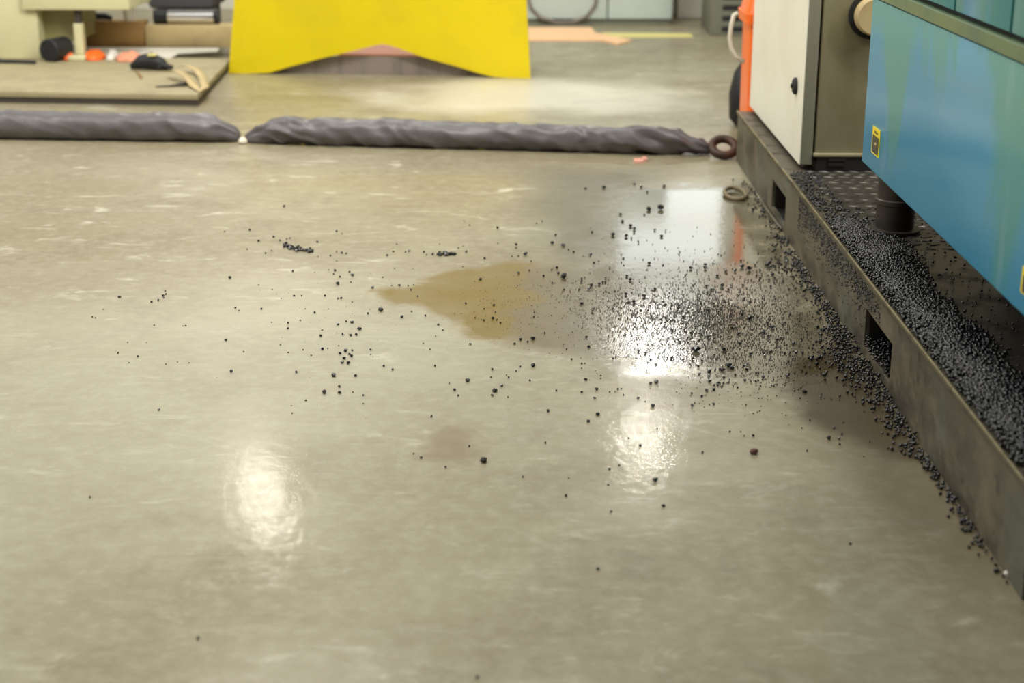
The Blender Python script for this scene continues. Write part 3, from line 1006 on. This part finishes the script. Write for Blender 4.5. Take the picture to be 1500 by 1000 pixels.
tag(bag.build('dark_sack', M['rubber'], None, True, origin=(at_y(1097, 100, yo + 0.75).x, yo + 0.75, 0)), 'dark sack peeking out left of the orange bin', 'sack')

# ------------------------------------------------------------------ granules
rng = np.random.default_rng(11)
g_ = (1 + 5 ** 0.5) / 2
ICO = np.array([(-1, g_, 0), (1, g_, 0), (-1, -g_, 0), (1, -g_, 0), (0, -1, g_), (0, 1, g_), (0, -1, -g_), (0, 1, -g_), (g_, 0, -1), (g_, 0, 1), (-g_, 0, -1), (-g_, 0, 1)]) / math.sqrt(1 + g_ * g_)
ICF = np.array([(0, 11, 5), (0, 5, 1), (0, 1, 7), (0, 7, 10), (0, 10, 11), (1, 5, 9), (5, 11, 4), (11, 10, 2), (10, 7, 6), (7, 1, 8), (3, 9, 4), (3, 4, 2), (3, 2, 6), (3, 6, 8), (3, 8, 9), (4, 9, 5), (2, 4, 11), (6, 2, 10), (8, 6, 7), (9, 8, 1)])


def rand_rot(n):
    q = rng.normal(size=(n, 4))
    q /= np.linalg.norm(q, axis=1)[:, None]
    a, b, c, d = q.T
    return np.stack([np.stack([1 - 2 * (c * c + d * d), 2 * (b * c - a * d), 2 * (b * d + a * c)], -1),
                     np.stack([2 * (b * c + a * d), 1 - 2 * (b * b + d * d), 2 * (c * d - a * b)], -1),
                     np.stack([2 * (b * d - a * c), 2 * (c * d + a * b), 1 - 2 * (b * b + c * c)], -1)], -2)


def grains(name, pos, rad, mat):
    """crushed granules as one heap; pos (n,3) are where each one rests"""
    n = len(pos)
    sh = ICO[None] * rng.uniform(0.72, 1.15, size=(n, 12, 1)) * rng.uniform(0.7, 1.25, size=(n, 1, 3))
    v = np.einsum('nij,nkj->nki', rand_rot(n), sh) * np.asarray(rad)[:, None, None]
    v[:, :, 2] -= v[:, :, 2].min(axis=1)[:, None]
    v += np.asarray(pos)[:, None, :]
    fc_ = (ICF[None] + (np.arange(n) * 12)[:, None, None]).reshape(-1)
    me = bpy.data.meshes.new(name)
    me.vertices.add(n * 12)
    me.vertices.foreach_set('co', v.reshape(-1).astype(np.float32))
    nf = n * 20
    me.loops.add(nf * 3)
    me.loops.foreach_set('vertex_index', fc_.astype(np.int32))
    me.polygons.add(nf)
    me.polygons.foreach_set('loop_start', np.arange(0, nf * 3, 3, dtype=np.int32))
    me.materials.append(mat)
    me.update(calc_edges=True)
    me.validate()
    o = bpy.data.objects.new(name, me)
    C.objects.link(o)
    return o


# heap on the tread plate, along the flange under the blue panel
def heap_h(x, y):
    k0 = min(1, max(0, (4.62 - y) / 0.5))
    xr = 1.02 + 0.06 * mnoise.noise(Vector((0, y * 2.5, 3)))
    up = min(1, max(0.25, (x - (X0 - 0.001)) / 0.045))
    dn = min(1, max(0, (xr + 0.06 - x) / 0.11))
    return 0.034 * k0 ** 0.7 * up ** 0.7 * dn * (0.8 + 0.5 * mnoise.noise(Vector((x * 9, y * 6, 0))))


Y_H0, Y_H1 = Y_NEAR + 0.02, 4.75
pos, rad = [], []
while len(pos) < 14000:
    y = rng.uniform(Y_H0, Y_H1)
    x = X0 - 0.001 + abs(rng.normal(0, 0.07)) + (rng.uniform(0, 0.05))
    h = heap_h(x, y)
    dens = min(1, 0.03 + h / 0.012)
    if x > 1.13 or rng.random() > dens:
        continue
    r = rng.uniform(0.0034, 0.0064)
    pos.append((x, y, ZB - 0.001 + max(0, h - r) * (1.0 if rng.random() < .75 else rng.random())))
    rad.append(r)
# thin scatter further in and up to the cabinet
for _ in range(800):
    y = rng.uniform(Y_H0, 4.75)
    x = X0 + 0.01 + rng.random() ** 1.6 * 0.32
    pos.append((x, y, ZB))
    rad.append(rng.uniform(0.002, 0.0045))
for _ in range(500):
    y = rng.uniform(4.7, Yc0 - 0.03)
    x = X0 + 0.01 + rng.random() ** 1.4 * 0.09
    pos.append((x, y, ZB))
    rad.append(rng.uniform(0.002, 0.005))
tag(grains('granule_heap', np.array(pos), rad, M['granule']), 'heap of black granules along the machine base under the blue panel', 'granules', kind='stuff')

# drift along the foot of the base
pos, rad = [], []
drift = [(262, 0.06, 0.2), (300, 0.05, 0.3), (345, 0.06, 0.5), (380, 0.06, 0.9), (420, 0.05, 1.0), (455, 0.045, 1.0), (480, 0.07, 1.6), (520, 0.11, 3.2), (560, 0.11, 3.0), (585, 0.06, 1.8), (610, 0.045, 1.2), (650, 0.06, 1.7), (680, 0.03, 0.9), (720, 0.022, 0.7), (765, 0.022, 0.9), (795, 0.02, 0.5), (815, 0.018, 0.35), (850, 0.01, 0.05)]
yy = [at_x(777 + (p + 228) / 1.53, p, X0).y for p, a, b in drift]
for k in range(len(drift) - 1):
    n = int(abs(yy[k] - yy[k + 1]) * 330 * (drift[k][2] + drift[k + 1][2]) / 2)
    for _ in range(n):
        f = rng.random()
        y = yy[k] + (yy[k + 1] - yy[k]) * f
        wd = drift[k][1] + (drift[k + 1][1] - drift[k][1]) * f
        dn = drift[k][2] + (drift[k + 1][2] - drift[k][2]) * f
        o_ = abs(rng.normal(0, 0.5)) * wd
        r = rng.uniform(0.0028, 0.0058)
        hz = max(0, (1 - o_ / wd)) * 0.009 * dn * rng.random()
        pos.append((X0 - 0.006 - o_, y, hz))
        rad.append(r)
# granules spilled into the near pocket
for _ in range(900):
    y = rng.uniform(pockets[1][0] + .01, pockets[1][1] - .01)
    x = X0 + rng.random() * 0.16
    pos.append((x, y, PZ0 - 0.006 + rng.random() * 0.035 * (1 - (x - X0) / 0.2)))
    rad.append(rng.uniform(0.003, 0.0055))
tag(grains('granule_drift', np.array(pos), rad, M['granule']), 'black granules drifted along the floor against the steel base', 'granules', kind='stuff')

# dust stuck to the greasy front of the base
pos, rad = [], []
for _ in range(1500):
    y = 3.75 + rng.random() ** 0.9 * 1.25
    z = 0.19 - abs(rng.normal(0, 0.045))
    if z < 0.01 or any(p[0] - 0.006 < y < p[1] + 0.006 and PZ0 - 0.006 < z < PZ1 + 0.006 for p in pockets):
        continue
    pos.append((X0 - 0.0012 * rng.random() - 0.0005, y, z))
    rad.append(rng.uniform(0.0012, 0.0032))
tag(grains('clinging_granules', np.array(pos), rad, M['granule']), 'fine black granules clinging to the greasy front of the steel base', 'granules', kind='stuff')

# ---- granules lying singly on the floor: (x, y[, size in photo pixels])
G = """729,335 680,324,1.4 688,331,1.5 756,359,2.2 756,364,1.6 770,374,3.6 778,384,1.8 710,379,2 683,370,2.2 759,401,2.4 704,410,2.6 775,397,1.5 621,370,2 625,374,1.5 599,368,2 594,370,1.5
576,369,2 567,375,2.2 581,358,1.2 585,419,2.4 598,419,1.7 606,418,1.6 602,425,1.6 612,435,1.8 574,419,1.2 605,394,1.3 578,394,1.3 561,407,1.3 683,445,1.3 723,448,1.8 678,391,1.2 671,364,1.2 679,361,1.2 644,358,1.2 729,357,1.2 750,376,1.4 759,376,1.5
885,276,3 929,271,2.2 939,275,2.8 948,282,2.2 973,274,2.8 858,277,2 950,308,4 968,307,4.8 909,315,2.6 912,325,2.4 924,332,3 929,336,2.8 929,341,2 898,345,3.2 917,347,3 925,350,1.8 959,338,2 969,347,2.6 975,339,1.6 867,341,2 794,325,1.8 786,328,1.4 814,345,2.4 809,357,2.8 825,361,3.6 833,367,1.7 840,370,2.6 865,374,2.4 855,375,1.4 870,386,2.4 877,384,1.8 816,393,2.4 808,396,1.7 796,405,1.8 818,401,1.9 828,402,1.9 826,407,4.6 857,407,1.6 887,408,1.8 918,405,2.4 951,387,2.6 935,356,1.8 913,379,1.8 893,393,1.6 944,315,1.8
852,409,1.5 852,414,2.3 866,419,3 863,424,3 878,417,2.6 883,414,1.8 887,414,1.8 848,425,1.8 809,415,1.8 826,425,1.5 923,411,2.6 959,424,3.2 944,435,3.8 917,432,2.4 921,444,2.2 929,443,2.6 975,447,2.8 852,446,2.8 868,457,2.6 839,488,1.8 859,495,2.6 856,498,1.6 862,509,2.6 798,489,1.8 781,497,3.4 762,498,2.8 773,501,1.6 830,512,1.6 837,527,1.6 852,533,2.2 857,533,1.4 781,537,4 762,538,2 898,526,2.6 902,523,1.6 783,459,1.5 782,465,1.5 946,518,2.2 935,515,1.6 953,527,2 949,531,1.6 961,534,1.6 947,543,1.7 977,525,1.8 954,464,2.2 900,497,1.4
558,456,3.8 589,465,2.6 623,463,1.7 603,457,1.4 642,476,2 649,484,1.3 638,493,1.3 630,512,1.8 620,504,1.4 689,505,2.3 754,504,2.6 722,467,2.4 709,470,2 726,458,1.6 724,447,1.8 709,453,1.4 733,474,1.8 728,469,1.5 696,466,1.3 682,445,1.4 721,542,2.4 719,553,1.5 685,559,3.2 658,562,1.7 666,572,2.6 671,580,1.7 725,574,3.8 721,580,2.2 735,566,2.6 745,554,1.8 756,544,1.7 742,550,1.3 744,582,1.3 562,537,2.2 575,542,2 637,537,1.9 543,513,1.7
1012,394,2.8 1033,389,3 1033,394,2.6 1063,398,2.8 1077,398,2.8 1087,392,3.4 1097,396,4.6 1123,389,3.2 1129,392,2.6 1141,387,2.4 1152,384,2.6 1148,396,2.2 1158,398,2.6 1132,403,2.6 1125,386,2.2 1147,412,2.2 1058,420,4.2 1035,420,2.6 1067,425,2.8 1036,430,2.2 1051,405,2.4 1015,418,2 1042,425,2 994,449,2.8 1038,456,2.8 1000,465,2.4 1087,462,2.8 1098,467,3.6 1110,466,2 1131,481,3.2 1119,488,3 1082,490,2.6 1072,481,2.2 1013,488,2.8 1037,494,2.4 1046,500,2.2 996,501,2.2 1138,499,2.8 1144,496,2.6 1162,504,3 1173,497,2 1084,504,2.6 1019,514,6 1060,513,3.2 1128,517,2.6 1099,520,2.6 1166,517,2.8 1120,522,2.2 984,526,2.6 1015,526,2.2 1001,528,1.8 977,525,1.6 1150,474,1.8 1153,487,1.8 1124,474,1.8 1056,452,2 1090,438,2
1095,535,2.6 1093,542,2.6 1089,537,1.8 1068,537,4 1072,540,3 1058,543,3.6 1054,541,2.4 1039,546,3.4 1024,548,2.6 1038,552,2.4 1040,560,3.2 1060,554,3 1048,542,1.8 1077,550,2.2 1091,558,2.6 1118,554,2.8 1126,545,2 1154,551,3.4 1111,547,1.6 1107,560,1.8 1114,566,2 1138,564,1.8 1067,561,1.8 1052,562,2.2 1051,565,2.2 1057,566,2.2 1060,562,2 1054,562,2 1046,565,2 1035,573,3.2 1046,572,2.8 1013,577,2.2 991,575,1.4 1028,581,2.4 1026,561,1.3 1045,593,2.8 1039,593,1.4 1014,595,2.4 985,594,1.6 962,560,3.4 963,629,1.8 1069,633,1.6 1103,639,2.4 1090,639,1.6 1029,664,2.4 1178,575,3.2 1172,584,2 1023,538,1.8 1076,563,1.4
776,558,2 858,557,2.6 874,571,3.2 852,575,2.6 871,584,2.4 815,573,2 905,571,2 910,570,1.8 901,574,1.5 893,575,1.7 913,580,1.6 935,584,2.2 945,589,1.5 956,596,3.2 953,563,2.8 961,561,3 876,608,3.4 862,618,2.8 803,603,2.6 938,654,2.6 799,649,1.7 653,685,2 687,654,1.8 893,688,2.4 907,683,2 960,705,3.8 891,711,2.2 829,727,2.8 833,701,1.7 766,699,1.8 972,742,3 895,750,2.2 921,643,1.5 880,551,1.6 852,540,1.4
416,303,2.2 366,338,1.8 329,340,1.3 401,348,2.2 379,354,2.4 410,353,2 420,351,1.6 425,350,1.6 465,355,2 389,372,1.8 362,366,1.4 398,368,1.4 484,375,2 493,370,1.6 501,371,1.8 507,372,1.6 493,340,1.9 501,343,1.6 493,383,1.4 466,377,1.4 429,398,1.8 337,408,2.6 175,436,2.4 242,427,1.8 239,434,2.3 243,432,2 240,437,1.6 232,441,1.7 222,443,2.2 151,454,1.1 135,465,1.5 140,466,1.3 226,477,1.6 272,478,1.8 268,478,1.1 345,452,2.2 350,456,1.5 383,454,2 431,434,2.4 442,434,1.5 476,434,1.5 461,459,2.3 422,474,2.2 422,482,2 440,470,1.5 399,425,1.3 412,438,1.2 379,418,1.1 447,453,1.2 481,453,1.2 481,396,1.6 491,397,2.2 489,402,2 498,406,1.9 512,399,1.6 516,404,2.8 495,417,3 514,414,1.7 461,400,1.4 500,438,2 495,438,1.6 516,443,1.4 539,460,2.2 546,422,2.2
495,476,2.8 516,473,3.2 527,483,3.4 470,493,2.4 502,491,2 514,492,2.4 522,491,2.4 507,472,1.6 472,512,2.6 480,511,1.4 472,484,1.4 496,507,1.4 516,514,1.8 506,515,3 498,519,2.6 512,520,2.6 515,523,2 504,526,2.8 501,532,2.8 510,533,2.8 489,551,3.6 521,551,2.6 497,567,2.4 497,576,3.6 475,576,3.8 517,575,1.5 532,580,1.6 532,592,1.4 448,587,2.2 427,595,1.3 428,606,1.4 434,546,2.4 339,545,2.8 331,499,2.6 357,516,1.6 422,517,1.7 411,506,1.5 444,513,1.4 456,521,1.4 543,520,1.4 173,518,2 202,523,2 189,532,1.4 243,534,1.4 233,601,2.4 398,473,1.3 215,502,1.2 187,502,1.1 277,532,1.3 260,531,1.1
132,729,1.9 632,611,2 617,671,2.2 606,665,1.6 290,936,3 699,993,3 1245,797,2.4 876,834,2.6 1214,643,3.6 1229,643,2.8 1230,652,2 1274,647,1.9 1182,661,1.9 1265,669,1.4 1292,635,2.6 1300,637,2.6 1254,589,2 1270,587,2.2"""
pts_ = []
for tok in G.split():
    a = [float(q) for q in tok.split(',')]
    pts_.append((a[0], a[1], a[2] if len(a) > 2 else 2.2))
# the two small heaps, grain by grain
hr = random.Random(4)
for _ in range(44):
    f = hr.random()
    pts_.append((414 + 44 * f, 360 + 9 * f + hr.gauss(0, 2.0), hr.uniform(2.0, 3.0)))
for _ in range(34):
    pts_.append((651 + hr.gauss(0, 6.5), 373.0 + hr.gauss(0, 1.0), hr.uniform(2.1, 3.0)))

ZONES = [  # (test, label of the grains there)
    (lambda x, y: 412 < x < 460 and 355 < y < 373, 'black granule in the loose elongated heap on the dry floor'),
    (lambda x, y: 632 < x < 668 and 366 < y < 377, 'black granule in the tight little heap just beyond the yellow oil stain'),
    (lambda x, y: y > 700 or (x < 650 and y > 640), 'lone black granule on the near bare floor'),
    (lambda x, y: x < 300 and y < 700, 'black granule among the sparse ones farthest left on the dry floor'),
    (lambda x, y: x < 470 and y < 400, 'black granule scattered around the loose elongated heap'),
    (lambda x, y: x < 550 and 500 < y < 585 and x > 465, 'black granule in the loose column left of the faint drag lines'),
    (lambda x, y: x < 470, 'black granule on the pale floor left of the loose column'),
    (lambda x, y: x < 550 and y < 500, 'black granule between the loose elongated heap and the loose column'),
    (lambda x, y: x < 770 and y < 385, 'black granule strewn around the tight little heap'),
    (lambda x, y: x < 770 and y < 500, 'black granule on or beside the yellow oil stain'),
    (lambda x, y: x < 780, 'black granule on the dry floor nearer than the yellow oil stain'),
    (lambda x, y: y < 300, 'black granule farthest away, on the floor near the hose loop'),
    (lambda x, y: x < 935 and y < 400, 'black granule on the darker floor beyond the yellow oil stain'),
    (lambda x, y: x < 935 and y < 540, 'black granule between the yellow oil stain and the oily patch'),
    (lambda x, y: y >= 590 and x > 1150, 'black granule on the near brown edge of the oily patch'),
    (lambda x, y: x < 990 and y > 540, 'black granule near the bright lamp reflection on the floor'),
    (lambda x, y: y > 533, 'black granule in the cluster at the near edge of the oily patch'),
    (lambda x, y: y < 385, 'black granule on the shiny far side of the oily patch'),
    (lambda x, y: y < 440, 'black granule among the wiped streaks in the oil film'),
    (lambda x, y: True, 'black granule on the gritty middle of the oily patch'),
]
pts_.sort(key=lambda p: -p[2] * px_size(p[1]) / 1.0 if False else -p[2])
single, rest = pts_[:300], pts_[300:]
protos = []
for k in range(10):
    sh = ICO * rng.uniform(0.72, 1.12, size=(12, 1)) * rng.uniform(0.78, 1.25, size=(1, 3))
    sh = sh @ rand_rot(1)[0].T
    sh[:, 2] *= 0.85
    sh[:, 2] -= sh[:, 2].min()
    me = bpy.data.meshes.new('plastic_granule')
    me.from_pydata([tuple(q) for q in sh], [], [tuple(int(i) for i in f) for f in ICF])
    me.materials.append(M['granule'])
    me.update()
    protos.append(me)
first = bpy.data.objects.new('plastic_granule', protos[0])
UNIQ = {(1019, 514): 'largest black clump on the gritty middle of the oily patch',
        (826, 407): 'large black lump right of the yellow oil stain',
        (968, 307): 'large black flake on the far shiny part of the oily patch',
        (781, 537): 'large black lump just nearer than the yellow oil stain'}
for k, (x, y, s) in enumerate(single):
    o = first if k == 0 else first.copy()
    o.data = protos[k % 10]
    C.objects.link(o)
    p = at_z(x, y)
    r = s * px_size(y) * 1.08
    o.location = p
    o.rotation_euler = (0, 0, rng.uniform(0, 6.28))
    wide = 1.0 if s < 3 else rng.uniform(1.0, 1.3)
    o.scale = (r * wide, r, r * 0.9)
    lab = UNIQ.get((int(x), int(y))) or next(l for t_, l in ZONES if t_(x, y))
    tag(o, lab, 'granule', 'black granules strewn over the floor')
# the smaller ones, and the fine litter between them
pos = [tuple(at_z(x, y)) for x, y, s in rest]
rad = [s * px_size(y) * 0.95 for x, y, s in rest]


def litter(n, cx, cy, sx, sy, r0, r1):
    for _ in range(n):
        x, y = rng.normal(cx, sx), rng.normal(cy, sy)
        p = at_z(x, y)
        if p.x > X0 - 0.012:
            continue
        pos.append(tuple(p))
        rad.append(rng.uniform(r0, r1))


litter(4800, 1030, 472, 75, 30, 0.0007, 0.0019)
litter(1500, 1000, 455, 60, 16, 0.0006, 0.0018)
litter(2200, 1130, 490, 60, 40, 0.0006, 0.0018)
litter(260, 1150, 500, 60, 50, 0.0018, 0.0032)
litter(700, 890, 435, 60, 18, 0.0006, 0.0016)
litter(160, 740, 450, 40, 25, 0.0006, 0.0014)
litter(120, 500, 470, 60, 60, 0.0006, 0.0013)
litter(200, 1040, 400, 90, 40, 0.0012, 0.0028)
litter(180, 1150, 395, 30, 18, 0.002, 0.0042)
litter(120, 1060, 555, 60, 20, 0.0008, 0.002)
tag(grains('fine_granules', np.array(pos), rad, M['granule']), 'fine black granules and dust scattered over the oily floor patch', 'granules', kind='stuff')


def one_lump(name, x, y, s, mat, label, cat, flat=0.8, long=1.0, rot=0.0):
    import bmesh
    bm = bmesh.new()
    bmesh.ops.create_icosphere(bm, subdivisions=3, radius=1.0)
    r = s * px_size(y)
    for v in bm.verts:
        k = 1 + 0.35 * mnoise.noise(v.co * 1.7 + Vector((x, y, 0)))
        v.co = Vector((v.co.x * k * long, v.co.y * k, v.co.z * k * flat)) * r
    zmin = min(v.co.z for v in bm.verts)
    for v in bm.verts:
        v.co.z -= zmin
    me = bpy.data.meshes.new(name)
    bm.to_mesh(me)
    bm.free()
    me.materials.append(mat)
    o = bpy.data.objects.new(name, me)
    C.objects.link(o)
    o.location = at_z(x, y)
    o.rotation_euler = (0, 0, rot)
    return tag(o, label, cat)


one_lump('charred_lump', 708.5, 677, 5.2, M['lump'], 'dark lump lying alone near the small brown floor stain', 'lump')
one_lump('brown_chip', 1104.5, 664, 6.2, M['brown'], 'rust brown chip on the floor nearer than the oily patch', 'chip', 0.55, 1.0, 0.6)
one_lump('white_pellet', 1475, 844, 5.0, M['white'], 'single white pellet beside the near end of the steel base', 'pellet', 0.9)
